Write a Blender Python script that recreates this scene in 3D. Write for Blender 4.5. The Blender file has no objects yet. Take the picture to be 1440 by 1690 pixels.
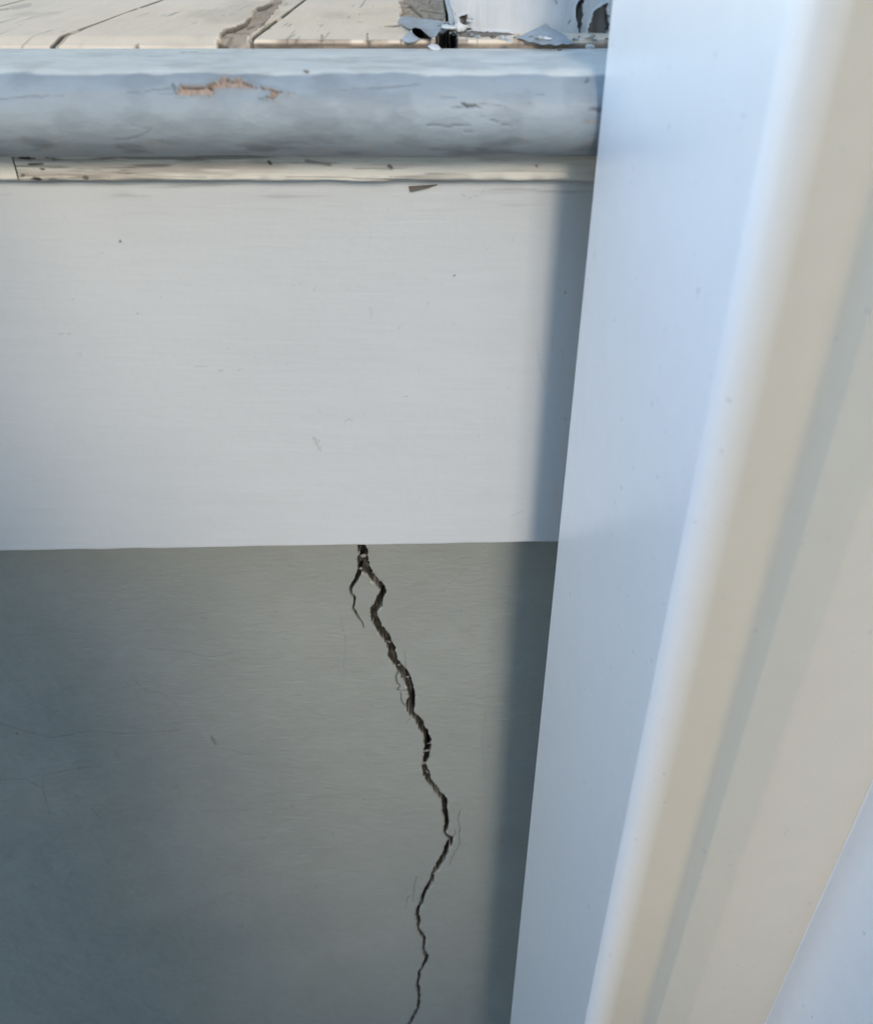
import bpy, math
import numpy as np
from mathutils import Vector

# ------------------------------------------------------------------ camera, sky, sun, exposure
scene = bpy.context.scene
H = 1.15                                   # lens height above the ground
PITCH = math.radians(35.0)
F = 1442.0                                 # focal length in photo pixels (photo 1440 x 1690)
cd = bpy.data.cameras.new('camera'); cam = bpy.data.objects.new('camera', cd)
scene.collection.objects.link(cam); scene.camera = cam
cam.location = (0, 0, H); cam.rotation_euler = (math.radians(90) - PITCH, 0, 0)
cd.sensor_fit = 'HORIZONTAL'; cd.sensor_width = 36.0; cd.lens = 36.0 * F / 1440.0
cd.clip_start = 0.01; cd.clip_end = 500
cd.dof.use_dof = True; cd.dof.focus_distance = 0.46; cd.dof.aperture_fstop = 13.0

SUN_AZ = math.radians(9.0)                 # to the right of straight behind the camera
SUN_EL = math.radians(22.0)
world = bpy.data.worlds.new('World'); scene.world = world; world.use_nodes = True
wn = world.node_tree.nodes; wn.clear()
sky = wn.new('ShaderNodeTexSky'); sky.sky_type = 'NISHITA'; sky.sun_disc = False
sky.sun_elevation = SUN_EL; sky.sun_rotation = math.pi - SUN_AZ
sky.air_density = 1.0; sky.dust_density = 0.0; sky.ozone_density = 1.0
bg = wn.new('ShaderNodeBackground'); bg.inputs['Strength'].default_value = 0.15
wo = wn.new('ShaderNodeOutputWorld')
world.node_tree.links.new(sky.outputs[0], bg.inputs[0]); world.node_tree.links.new(bg.outputs[0], wo.inputs[0])

sd = bpy.data.lights.new('sun', 'SUN'); sd.energy = 0.5; sd.angle = math.radians(12); sd.color = (1.0, 0.87, 0.70)
sun = bpy.data.objects.new('sun', sd); scene.collection.objects.link(sun)
sdir = Vector((math.sin(SUN_AZ) * math.cos(SUN_EL), -math.cos(SUN_AZ) * math.cos(SUN_EL), math.sin(SUN_EL)))
sun.rotation_euler = sdir.to_track_quat('Z', 'Y').to_euler()
sun.location = (1, -3, 3)

vs = scene.view_settings
vs.view_transform = 'Standard'; vs.look = 'None'; vs.gamma = 1.0; vs.use_curve_mapping = False
vs.exposure = 2.3
scene.render.engine = 'CYCLES'; scene.cycles.max_bounces = 7; scene.cycles.diffuse_bounces = 4; scene.cycles.glossy_bounces = 3

# ------------------------------------------------------------------ helpers
CP, SP = math.cos(PITCH), math.sin(PITCH)
rng = np.random.default_rng(7)

def to_px(P):
    """photo pixel in which a world point is seen (used to author wear marks on surfaces)"""
    x = P[..., 0]; y = P[..., 1]; z = P[..., 2] - H
    dep = y * CP - z * SP
    dep = np.where(dep < 0.02, 0.02, dep)
    up = y * SP + z * CP
    return 720 + F * x / dep, 845 - F * up / dep, dep

def on_y(u, v, Y):
    a = (u - 720) / F; b = (845 - v) / F
    dy = CP + b * SP; dz = -SP + b * CP; t = Y / dy
    return Vector((a * t, Y, H + dz * t))

def on_z(u, v, Z):
    a = (u - 720) / F; b = (845 - v) / F
    dy = CP + b * SP; dz = -SP + b * CP; t = (Z - H) / dz
    return Vector((a * t, dy * t, Z))

def _hash(ix, iy, seed):
    n = (ix.astype(np.int64) * 374761393 + iy.astype(np.int64) * 668265263 + seed * 2147483647) & 0xFFFFFFFF
    n = ((n ^ (n >> 13)) * 1274126177) & 0xFFFFFFFF
    n = (n ^ (n >> 16)) & 0xFFFFFFFF
    return n / 4294967295.0

def vnoise(x, y, seed=0):
    ix = np.floor(x); iy = np.floor(y); fx = x - ix; fy = y - iy
    fx = fx * fx * (3 - 2 * fx); fy = fy * fy * (3 - 2 * fy)
    a = _hash(ix, iy, seed); b = _hash(ix + 1, iy, seed); c = _hash(ix, iy + 1, seed); d = _hash(ix + 1, iy + 1, seed)
    return (a * (1 - fx) + b * fx) * (1 - fy) + (c * (1 - fx) + d * fx) * fy

def fbm(x, y, seed=0, octv=4):
    s = 0; a = 0.5; t = 0
    for k in range(octv):
        s = s + a * vnoise(x * 2 ** k, y * 2 ** k, seed + k); t += a; a *= 0.5
    return s / t

def sstep(a, b, x):
    t = np.clip((x - a) / (b - a), 0, 1); return t * t * (3 - 2 * t)

def poly_dist(U, V, pts):
    """distance to a polyline whose points carry a width; returns (distance, width there, signed side)"""
    best = np.full(U.shape, 1e9); wid = np.zeros(U.shape); side = np.zeros(U.shape)
    for (p, q) in zip(pts[:-1], pts[1:]):
        pw = p[2] if len(p) > 2 else 1.0; qw = q[2] if len(q) > 2 else 1.0
        dx = q[0] - p[0]; dy = q[1] - p[1]; L = dx * dx + dy * dy + 1e-9
        t = np.clip(((U - p[0]) * dx + (V - p[1]) * dy) / L, 0, 1)
        ex = U - (p[0] + t * dx); ey = V - (p[1] + t * dy)
        d = np.sqrt(ex * ex + ey * ey); m = d < best
        best = np.where(m, d, best); wid = np.where(m, pw + t * (qw - pw), wid)
        side = np.where(m, ex, side)
    return best, wid, side

def near(U, V, pts, pad):
    a = np.array([p[:2] for p in pts])
    return (U > a[:, 0].min() - pad) & (U < a[:, 0].max() + pad) & (V > a[:, 1].min() - pad) & (V < a[:, 1].max() + pad)

def line_mask(U, V, pts, soft=0.6):
    out = np.zeros(U.shape); m = near(U, V, pts, 12)
    if not m.any(): return out
    d, w, _ = poly_dist(U[m], V[m], pts)
    out[m] = 1 - sstep(w / 2 - soft, w / 2 + soft, d)
    return out

def poly_sdf(U, V, pts):
    """negative inside a polygon"""
    m = near(U, V, pts, 40); out = np.full(U.shape, 40.0)
    if not m.any(): return out
    u = U[m]; v = V[m]
    d, _, _ = poly_dist(u, v, list(pts) + [pts[0]])
    ins = np.zeros(u.shape, bool); n = len(pts)
    for i in range(n):
        x1, y1 = pts[i][:2]; x2, y2 = pts[(i + 1) % n][:2]
        c = ((y1 > v) != (y2 > v)) & (u < (x2 - x1) * (v - y1) / (y2 - y1 + 1e-12) + x1)
        ins ^= c
    out[m] = np.where(ins, -d, d)
    return out

def link(o, parent=None):
    scene.collection.objects.link(o)
    if parent is not None: o.parent = parent
    return o

def grid_obj(name, P, mat, parent=None, attrs=None, flip=False, mask=None):
    """P: (rows, cols, 3) points -> one smooth mesh; attrs: dict of per-vertex floats"""
    R, C, _ = P.shape
    idx = np.arange(R * C).reshape(R, C)
    q = np.stack([idx[:-1, :-1], idx[:-1, 1:], idx[1:, 1:], idx[1:, :-1]], -1).reshape(-1, 4)
    if flip: q = q[:, ::-1]
    if mask is not None: q = q[mask.reshape(-1)]
    me = bpy.data.meshes.new(name)
    me.vertices.add(R * C); me.vertices.foreach_set('co', P.reshape(-1).astype(np.float32))
    me.loops.add(q.size); me.loops.foreach_set('vertex_index', np.ascontiguousarray(q).reshape(-1).astype(np.int32))
    me.polygons.add(len(q)); me.polygons.foreach_set('loop_start', np.arange(0, q.size, 4, dtype=np.int32))
    me.polygons.foreach_set('use_smooth', np.ones(len(q), bool))
    me.update(calc_edges=True)
    for k, a in (attrs or {}).items():
        at = me.attributes.new(k, 'FLOAT', 'POINT'); at.data.foreach_set('value', np.ascontiguousarray(a).reshape(-1).astype(np.float32))
    me.materials.append(mat)
    return link(bpy.data.objects.new(name, me), parent)

def mesh_obj(name, verts, faces, mat, parent=None, smooth=False):
    me = bpy.data.meshes.new(name); me.from_pydata([tuple(v) for v in verts], [], faces); me.update()
    if smooth: me.polygons.foreach_set('use_smooth', np.ones(len(me.polygons), bool))
    me.materials.append(mat)
    return link(bpy.data.objects.new(name, me), parent)

def empty(name, loc=(0, 0, 0)):
    o = bpy.data.objects.new(name, None); o.location = loc; o.empty_display_size = 0.05
    return link(o)

def tag(o, label=None, cat=None, kind=None):
    if label: o['label'] = label
    if cat: o['category'] = cat
    if kind: o['kind'] = kind
    return o

def spacing(segs):
    """[(start, end, step), ...] -> sorted coordinates"""
    out = []
    for a, b, s in segs:
        n = max(1, int(round((b - a) / s))); out.append(np.linspace(a, b, n, endpoint=False))
    out.append(np.array([segs[-1][1]]))
    return np.concatenate(out)

# ------------------------------------------------------------------ materials
def nodes_of(name):
    m = bpy.data.materials.new(name); m.use_nodes = True
    nt = m.node_tree; return m, nt, nt.nodes, nt.links, nt.nodes['Principled BSDF']

def noise(nt, coord, scale, detail=4, rough=0.55, stretch=(1, 1, 1)):
    mp = nt.nodes.new('ShaderNodeMapping'); mp.inputs['Scale'].default_value = stretch
    nt.links.new(coord, mp.inputs[0])
    n = nt.nodes.new('ShaderNodeTexNoise'); n.inputs['Scale'].default_value = scale
    n.inputs['Detail'].default_value = detail; n.inputs['Roughness'].default_value = rough
    nt.links.new(mp.outputs[0], n.inputs['Vector']); return n.outputs['Fac']

def ramp(nt, fac, stops):
    r = nt.nodes.new('ShaderNodeValToRGB'); e = r.color_ramp.elements
    e[0].position, e[0].color = stops[0][0], (*stops[0][1], 1)
    e[1].position, e[1].color = stops[-1][0], (*stops[-1][1], 1)
    for p, c in stops[1:-1]:
        x = e.new(p); x.color = (*c, 1)
    nt.links.new(fac, r.inputs[0]); return r.outputs[0]

def mix(nt, fac, a, b):
    m = nt.nodes.new('ShaderNodeMix'); m.data_type = 'RGBA'
    for s, k in ((fac, 0), (a, 6), (b, 7)):
        if isinstance(s, (int, float)): m.inputs[k].default_value = s
        elif isinstance(s, tuple): m.inputs[k].default_value = (*s, 1)
        else: nt.links.new(s, m.inputs[k])
    return m.outputs[2]

def attr(nt, name):
    a = nt.nodes.new('ShaderNodeAttribute'); a.attribute_name = name; return a.outputs['Fac']

def bump(nt, heights, bsdf):
    prev = None
    for h, st, dist in heights:
        b = nt.nodes.new('ShaderNodeBump'); b.inputs['Strength'].default_value = st; b.inputs['Distance'].default_value = dist
        nt.links.new(h, b.inputs['Height'])
        if prev is not None: nt.links.new(prev, b.inputs['Normal'])
        prev = b.outputs[0]
    nt.links.new(prev, bsdf.inputs['Normal'])

def gm(a, k): return tuple(x * k for x in a)

def painted(name, paint, over=None, bare=(0.30, 0.235, 0.18), dirt_shade=(0.009, 0.008, 0.007), rough=0.5, brush=(1, 1, 1),
            mottle=0.06, brush_scale=900, brush_h=0.00015, coarse=60, coarse_h=0.0006, grain=(6, 1, 1), speck=0.0):
    m, nt, N, L, B = nodes_of(name)
    co = N.new('ShaderNodeTexCoord').outputs['Object']
    n1 = noise(nt, co, 14, 5, 0.6)
    n2 = noise(nt, co, 160, 3, 0.6, brush)
    c = ramp(nt, n1, [(0.3, gm(paint, 1 - mottle)), (0.7, gm(paint, 1 + mottle))])
    c2 = ramp(nt, n2, [(0.3, gm(paint, 1 - mottle)), (0.7, gm(paint, 1 + mottle * 0.6))])
    c = mix(nt, 0.45, c, c2)
    if over: c = mix(nt, attr(nt, 'over'), c, mix(nt, n2, gm(over, 0.88), gm(over, 1.1)))
    ng = noise(nt, co, 220, 5, 0.65, grain)
    w = ramp(nt, ng, [(0.25, gm(bare, 0.5)), (0.5, bare), (0.8, gm(bare, 1.35))])
    c = mix(nt, attr(nt, 'bare'), c, w)
    c = mix(nt, attr(nt, 'dirt_shade'), c, dirt_shade)  # one dark tone serves both dirt and painted shade
    L.new(c, B.inputs['Base Color'])
    B.inputs['Roughness'].default_value = rough
    B.inputs['Specular IOR Level'].default_value = 0.4
    nb = noise(nt, co, brush_scale, 3, 0.6, brush)
    nc = noise(nt, co, coarse, 3, 0.5)
    bump(nt, [(nc, 0.6, coarse_h), (nb, 0.7, brush_h)], B)
    return m

M = {}
M['fascia'] = painted('white_board_paint', (0.53, 0.535, 0.54), brush=(0.06, 1, 1), mottle=0.03, brush_scale=620, brush_h=0.00026, rough=0.5)
M['nosing'] = painted('blue_grey_nosing_paint', (0.30, 0.338, 0.364), over=(0.68, 0.68, 0.62), bare=(0.40, 0.30, 0.24), brush=(0.55, 1, 1), mottle=0.09, brush_scale=420, brush_h=0.0004, coarse=110, coarse_h=0.0007, rough=0.5)
M['moulding'] = painted('worn_strip_paint', (0.72, 0.68, 0.61), bare=(0.52, 0.46, 0.40), brush=(0.15, 1, 1), mottle=0.08, brush_scale=420, brush_h=0.0005, rough=0.6, grain=(0.1, 1, 1))
M['floor'] = painted('cream_floor_paint', (0.80, 0.645, 0.48), bare=(0.43, 0.325, 0.235), brush=(1, 0.1, 1), mottle=0.07, brush_scale=380, brush_h=0.0003, rough=0.5, grain=(1, 0.12, 1))
M['wall'] = painted('grey_wall_paint', (0.258, 0.266, 0.246), over=(0.36, 0.35, 0.325), bare=(0.047, 0.042, 0.034), dirt_shade=(0.012, 0.012, 0.012), brush=(0.4, 1, 1), mottle=0.07, brush_scale=420, brush_h=0.0011, coarse=26, coarse_h=0.003, rough=0.6, grain=(1, 1, 1))
M['column'] = painted('peeling_white_paint', (0.50, 0.505, 0.51), bare=(0.13, 0.12, 0.105), brush=(1, 1, 0.15), mottle=0.05, brush_scale=420, brush_h=0.0005, rough=0.5, grain=(1, 1, 0.1))

def flake_mat(name, col, rough=0.5):
    m, nt, N, L, B = nodes_of(name)
    co = N.new('ShaderNodeTexCoord').outputs['Object']
    n = noise(nt, co, 300, 4, 0.6)
    L.new(ramp(nt, n, [(0.3, gm(col, 0.85)), (0.7, gm(col, 1.1))]), B.inputs['Base Color'])
    B.inputs['Roughness'].default_value = rough
    bump(nt, [(noise(nt, co, 500, 3), 0.5, 0.0004)], B)
    return m
M['flake_blue'] = flake_mat('blue_grey_paint_flake', (0.32, 0.35, 0.37))
M['flake_white'] = flake_mat('white_paint_flake', (0.58, 0.58, 0.57))
M['sliver'] = flake_mat('grey_wall_paint_flake', (0.22, 0.218, 0.205))
M['wood'] = flake_mat('weathered_grey_wood', (0.15, 0.132, 0.11), 0.8)

def post_mat(name='white_vinyl', col=(0.855, 0.845, 0.88), coat=1.0, fade=None):
    m, nt, N, L, B = nodes_of(name)
    co = N.new('ShaderNodeTexCoord').outputs['Object']
    n = noise(nt, co, 90, 4, 0.6)
    sp = noise(nt, co, 260, 2, 0.5)
    c = ramp(nt, n, [(0.3, gm(col, 0.985)), (0.7, gm(col, 1.015))])
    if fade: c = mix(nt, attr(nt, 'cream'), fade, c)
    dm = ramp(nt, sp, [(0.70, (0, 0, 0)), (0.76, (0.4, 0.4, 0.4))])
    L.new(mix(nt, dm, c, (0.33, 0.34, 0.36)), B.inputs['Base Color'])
    B.inputs['Roughness'].default_value = 0.25; B.inputs['IOR'].default_value = 1.55
    B.inputs['Coat Weight'].default_value = coat; B.inputs['Coat IOR'].default_value = 1.6; B.inputs['Coat Roughness'].default_value = 0.3
    bump(nt, [(noise(nt, co, 25, 2), 0.3, 0.0008), (noise(nt, co, 1400, 2), 0.35, 0.00012)], B)
    return m
M['post'] = post_mat()
M['panel'] = post_mat('shaded_vinyl', (0.525, 0.488, 0.420), 0.2, (0.855, 0.845, 0.88))  # dim warm light on the post front, put into its colour

def ground_mat():
    m, nt, N, L, B = nodes_of('pale_gravel_ground')
    co = N.new('ShaderNodeTexCoord').outputs['Object']
    n = noise(nt, co, 3, 6, 0.65)
    L.new(ramp(nt, n, [(0.35, (0.30, 0.27, 0.23)), (0.6, (0.40, 0.365, 0.315)), (0.8, (0.47, 0.43, 0.38))]), B.inputs['Base Color'])
    B.inputs['Roughness'].default_value = 0.95
    bump(nt, [(noise(nt, co, 40, 5), 0.8, 0.02)], B)
    return m
M['ground'] = ground_mat()

M['leaf'] = flake_mat('evergreen_leaf', (0.045, 0.075, 0.035), 0.6)
M['siding'] = flake_mat('beige_siding_paint', (0.55, 0.45, 0.33), 0.6)

# ------------------------------------------------------------------ levels and planes (metres)
FLOOR_Z = H - 0.0465                       # top of the floor boards
NOSE_Z = FLOOR_Z - 0.0030                  # top of the nosing, a little lower
BACK_Y = 0.402                             # where the boards end against the nosing
NOSE_R = 0.0152
NOSE_YC = 0.352
FASCIA_Y = 0.385
STRIP_Y = 0.3735
FASCIA_BOT = H - 0.2915
WALL_Y = 0.420
XL, XR = -1.9, 1.5                         # how far the porch goes on to either side

# ground sheet
gs = 60
mesh_obj('ground', [(-gs, -gs, 0), (gs, -gs, 0), (gs, gs, 0), (-gs, gs, 0)], [(0, 1, 2, 3)], M['ground'])['kind'] = 'structure'

# ------------------------------------------------------------------ foundation wall with the crack
CRACK = [(594,893,16),(597,905,13),(600,914,12),(598,926,17),(601,937,20),(609.6,946,9),(617,958,9),(628,967.5,10),(633.5,976,9),(627,988,11),(623,1000,12),
 (616,1009,11),(617,1019.6,10),(622,1030,11),(627,1040,12),(635.6,1051,12),(640,1061,10),(646,1071.7,13),(647,1084,13),(652,1092.5,8),
 (658.5,1101,11),(666,1111,13),(673,1124,12),(678,1140,10),(680,1153,12),(677,1165,13),(676.7,1173,11),(683,1181.7,7),(691.7,1190,11),
 (696.7,1201.7,10),(702.5,1210,9),(705,1220,11),(705,1233,11),(704,1239,9),(703,1248,11),(700,1257,6),(699,1262,5),(700,1268,10),(703,1277,10),
 (708,1288,8),(714,1296,6),(718,1302,9),(725,1310,6),(732.5,1318,9),(734,1332,8),(735,1343,8),(737.5,1357,6),(735,1368,8),(732.5,1372.5,5),
 (737.5,1379,4),(744,1386,8),(738,1398,7),(733,1412,8),(723,1428,6),(718,1436,7),(714,1442,4),(711.7,1451.7,6.5),(706.7,1463,5.5),(700,1471.7,5),
 (696,1483,6),(695,1491.7,4),(690,1498,5),(688.7,1510,6),(691,1521.7,5),(690,1531.7,4),(696,1541.7,4),(701,1549,4),(699,1558,5),
 (699,1565,4),(701,1571,4),(705,1578,5),(700,1590,4),(697.5,1595,2.5),(691,1603,3),(691.7,1613,4.5),(688,1621.7,4),(691,1635,4),
 (691.7,1648,3.5),(690,1661.7,3.5),(684,1673,4),(677.5,1685,3.5),(670,1705,3.5),(676,1740,3),(670,1790,2)]
BRANCH = [(595,940,7),(586.7,959,6),(578,971.7,4.5),(579,980,3.2),(585.6,988,3),(582.5,1005,3),(587.7,1013,2.8),(592,1021.7,1.8),(597,1027,1.8),(600,1036,1.0)]
HAIRS = [(0.8, [(658,1105,2.5),(653,1117.5,2.5),(655,1128,2.2),(660.6,1133,2),(655,1139,2.4),(662,1141,2),(671,1141,1.8)]),
 (0.7, [(661.7,1144.6,1.6),(661.7,1157,1.6),(670,1167.5,1.6)]), (0.35, [(668,1076,1),(669,1090,1),(670,1105,1.2)]),
 (0.45, [(759,1337,1.2),(755,1352,1.4),(759,1365,1.4),(757.5,1380,1.4),(759,1393,1.4),(753,1405,1.3),(744,1418,1.2),(742,1428,1)]),
 (0.6, [(746,1385,2),(751.7,1375,1.5),(750,1370,1)]), (0.4, [(677,1180,1.4),(676,1187,1.2),(670,1195,1)]),
 (0.4, [(687.5,1447,1.2),(684,1462,1.4),(682,1487,1)]), (0.35, [(682,1477,1.2),(672.5,1482,1.2),(669,1500,1)]),
 (0.22, [(-20,1190,1.6),(0,1194,1.6),(57,1211,1.6),(91,1218,1.6),(153,1206,1.6),(201,1210,1.6),(297,1206,1.4)]),
 (0.16, [(307,1232,1.5),(364,1237,1.5),(417,1247,1.4)]), (0.18, [(220,1122,1.5),(244,1141,1.5),(271,1146,1.5),(302,1175,1.4)]),
 (0.22, [(-10,1287,1.6),(43,1287,1.6),(72,1302,1.6),(77,1326,1.6),(86,1350,1.4)]), (0.18, [(72,1300,1.5),(74,1280,1.5),(115,1271,1.5),(168,1263,1.4)]),
 (0.18, [(244,1072,1.4),(307,1076,1.5),(345,1087,1.6),(383,1079,1.4)]), (0.13, [(728,978,1.5),(745,963,1.6),(768,940,1.4)]),
 (0.15, [(150,1330,1.5),(165,1348,1.4),(172,1370,1.4)]), (0.14, [(330,1338,1.4),(372,1339,1.4),(430,1336,1.4)]), (0.12, [(0,1050,1.4),(38,1049,1.4),(62,1050,1.2)]),
 (0.13, [(560,1010,1.3),(570,1060,1.3),(566,1120,1.2)]), (0.14, [(800,1180,1.3),(795,1230,1.3),(800,1280,1.2)]), (0.10, [(480,1120,1.2),(500,1165,1.3),(540,1190,1.2)]),
 (0.12, [(740,1165,1.3),(770,1150,1.3),(800,1155,1.2)])]
xs = spacing([(XL, -0.37, 0.05), (-0.37, -0.065, 0.0008), (-0.065, 0.032, 0.00035), (0.032, 0.11, 0.0009), (0.11, XR, 0.05)])
zs = spacing([(-0.02, H - 0.97, 0.03), (H - 0.97, H - 0.62, 0.0011), (H - 0.62, H - 0.27, 0.00055), (H - 0.27, FLOOR_Z - 0.03, 0.03)])
X, Z = np.meshgrid(xs, zs)
P = np.stack([X, np.full(X.shape, WALL_Y), Z], -1)
U, V, D = to_px(P)
mpx = D / F                                             # metres per photo pixel
Uw = U + (fbm(X * 900, Z * 900, 3, 3) - 0.5) * 4.0 + (fbm(X * 260, Z * 260, 9, 2) - 0.5) * 3.5
Vw = V + (fbm(X * 900, Z * 900, 5, 3) - 0.5) * 3.0
depth = np.zeros(X.shape); bare = np.zeros(X.shape); dirt_shade = np.zeros(X.shape)
m = (U > 560) & (U < 775) & (V > 860) & (Z < FASCIA_BOT + 0.03)
d, w, side = poly_dist(Uw[m], Vw[m], CRACK)
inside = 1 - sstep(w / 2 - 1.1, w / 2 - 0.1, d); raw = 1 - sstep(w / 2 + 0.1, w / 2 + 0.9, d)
rel = np.clip(side / np.maximum(w, 0.5) + 0.5, 0, 1)     # 0 at the left lip, 1 at the right lip
bl = fbm(X[m] * 230, Z[m] * 120, 21, 3)
cut = 0.42 + (bl - 0.5) * 1.7                            # right part falls away into the black
big = sstep(2.5, 9, w)
dep_in = (0.0022 + 0.004 * rel + 0.0035 * fbm(X[m] * 700, Z[m] * 700, 31, 3)) * (0.55 + 0.45 * big)
dep_in += sstep(cut - 0.10, cut + 0.12, rel) * 0.030 + (1 - big) * 0.016
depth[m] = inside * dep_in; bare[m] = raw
chip = np.zeros(X.shape); cn = fbm(X[m] * 420, Z[m] * 420, 141, 3)
chip[m] = (1 - sstep(w / 2 + 7.0 * (cn - 0.42), w / 2 + 7.0 * (cn - 0.42) + 0.8, d)) * sstep(2, 5, w)
lift = np.exp(-(np.clip(d - w / 2, 0, None) / 5.0) ** 2) * (1 - inside) * sstep(1.5, 6, w)
depth[m] -= lift * 0.0006 * (0.4 + fbm(X[m] * 150, Z[m] * 150, 77, 2))
dirt_shade[m] = np.maximum(dirt_shade[m], inside * (1 - big) * 0.8)  # narrow crack darkened to stand for the shade in its depth
d2, w2, _ = poly_dist(U[m] + (Uw[m] - U[m]) * 0.5, V[m] + (Vw[m] - V[m]) * 0.5, BRANCH)
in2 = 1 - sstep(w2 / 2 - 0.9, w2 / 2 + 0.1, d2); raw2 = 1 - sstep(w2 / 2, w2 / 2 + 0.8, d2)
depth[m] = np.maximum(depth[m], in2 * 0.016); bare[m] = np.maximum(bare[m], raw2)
for st, pts in HAIRS:
    mm = near(U, V, pts, 8)
    pu = U[mm] + (Uw[mm] - U[mm]) * 0.55; pv = V[mm] + (Vw[mm] - V[mm]) * 0.5
    dd, ww, _ = poly_dist(pu, pv, pts)
    k = (1 - sstep(ww / 2 - 0.5, ww / 2 + 0.7, dd)) * st
    depth[mm] += k * 0.0012; dirt_shade[mm] = np.maximum(dirt_shade[mm], k * 0.8)
dirt_shade = np.maximum(dirt_shade, 0.45 * line_mask(U, V, [(349,1217,4),(352,1222,4),(356,1229,3)], 1.5))
dirt_shade = np.maximum(dirt_shade, 0.6 * line_mask(U, V, [(27,1210,2.5),(29,1212,2.5)], 1))
for (su, sv) in [(477,934),(482,1330),(549,1377),(455,1010),(520,1465),(320,1260),(268,1296),(806,1230),(760,1010),(612,1165),(600,1320),(400,1529)]:
    dirt_shade = np.maximum(dirt_shade, 0.4 * line_mask(U, V, [(su, sv, 1.8), (su + 1, sv + 1.5, 1.5)], 0.8))
dirt_shade[m] = np.maximum(dirt_shade[m], in2 * 0.6)  # branch crack coloured dark for its inner shade
dirt_shade[m] = np.maximum(dirt_shade[m], 0.5 * inside * sstep(0.5, 0.75, fbm(X[m] * 350, Z[m] * 350, 61, 3)))
depth = depth + chip * 0.0007
P[..., 1] = WALL_Y + depth + (fbm(X * 9, Z * 9, 2, 3) - 0.5) * 0.003 + (fbm(X * 70, Z * 70, 12, 2) - 0.5) * 0.0005
wall = empty('foundation_wall', (0, WALL_Y, 0))
tag(wall, 'grey painted foundation wall with a long jagged crack below the white board', 'wall')
wall_face = grid_obj('wall_face', P, M['wall'], None, {'bare': bare, 'dirt_shade': dirt_shade, 'over': chip}, flip=False)
bpy.context.view_layer.update()
wall_face.parent = wall; wall_face.location = (0, -WALL_Y, 0)
def box(name, x0, x1, y0, y1, z0, z1, mat, parent=None, bev=0.0):
    v = [(x0,y0,z0),(x1,y0,z0),(x1,y1,z0),(x0,y1,z0),(x0,y0,z1),(x1,y0,z1),(x1,y1,z1),(x0,y1,z1)]
    f = [(0,3,2,1),(4,5,6,7),(0,1,5,4),(1,2,6,5),(2,3,7,6),(3,0,4,7)]
    o = mesh_obj(name, v, f, mat, parent)
    if bev:
        b = o.modifiers.new('bevel', 'BEVEL'); b.width = bev; b.segments = 2
    return o
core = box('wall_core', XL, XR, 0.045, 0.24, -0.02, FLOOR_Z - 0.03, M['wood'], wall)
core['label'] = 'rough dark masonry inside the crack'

# white paint slivers bridging the crack
def ribbon(name, pts, mat, parent, thick=0.0004):
    """pts: outline list of 3D points of a small paint flake; gets real thickness"""
    n = len(pts); c = sum((Vector(p) for p in pts), Vector()) / n
    nor = (Vector(pts[1]) - c).cross(Vector(pts[0]) - c).normalized() * thick
    v = [Vector(p) for p in pts] + [c + nor * 0.8] + [Vector(p) - nor for p in pts] + [c - nor * 0.2]
    f = []
    for i in range(n):
        j = (i + 1) % n
        f += [(i, j, n), (n + 1 + j, n + 1 + i, 2 * n + 1), (i, n + 1 + i, n + 1 + j, j)]
    return mesh_obj(name, v, f, mat, parent)
for poly, off in [([(594,917),(600,914.5),(605,916),(603,919),(598,920.5)], 0.001), ([(592,938),(596,936),(599,938.5),(594,941)], 0.002),
                  ([(704,1228),(712.5,1224.5),(711,1227)], 0.0005), ([(698,1239),(706,1237.5),(711,1238),(706,1240.5),(700,1241)], 0.001),
                  ([(694,1260),(700,1257.5),(704,1260),(698,1262)], 0.001), ([(702,1272),(707,1275),(706,1277)], 0.0),
                  ([(612,945.5),(618,944),(617,946)], 0.0005), ([(713,1441),(719,1442.5),(716,1444.5)], 0.001),
                  ([(697,1567.5),(703,1567),(700,1569.5)], 0.001), ([(637,1057),(645,1060),(643,1061)], 0.0005),([(655,1098),(660,1096),(659,1099)], 0.0005),([(669,1117),(676,1116),(673,1119)], 0.001)]:
    pts = [on_y(u, v, WALL_Y + off) for u, v in poly]
    ribbon('paint_sliver', pts, M['sliver'], wall_face)

# ------------------------------------------------------------------ porch
porch = empty('porch', (0, 0, 0))
tag(porch, 'weathered porch edge with cream floor boards, rounded blue grey nosing and white fascia board', 'porch')

# fascia board
SPECK = [(198,397,3.6,.95),(119,490,2.2,.5),(226,514,2.4,.7),(265,489,2.2,.45),(132,580,2.2,.5),(130,577,1.8,.4),(375,573,2,.5),(420,587,2,.45),(474,597,2,.45),(348,537,1.8,.35),
 (749,454,2.8,.8),(932,483,2.8,.8),(658,540,2.4,.55),(518,477,2.6,.5),(521,472,1.8,.4),(517,720,3,.6),(766,756,2,.5),(790,720,2,.45),(875,358,2,.5),(730,384,1.8,.4),(612,390,1.6,.3),
 (692,820,2.2,.35),(838,640,2,.4),(300,690,1.6,.3),(470,770,1.8,.3),(60,650,1.6,.3),(250,820,1.6,.3),(560,600,1.6,.3),(345,460,1.6,.35),(700,460,1.8,.4),(940,560,2,.5),(925,620,2,.5),(915,700,2,.5),
 (106,356,2.5,.35),(380,330,2,.3),(640,345,1.8,.3),(690,610,2,.4),(600,680,1.5,.3)]
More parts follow.
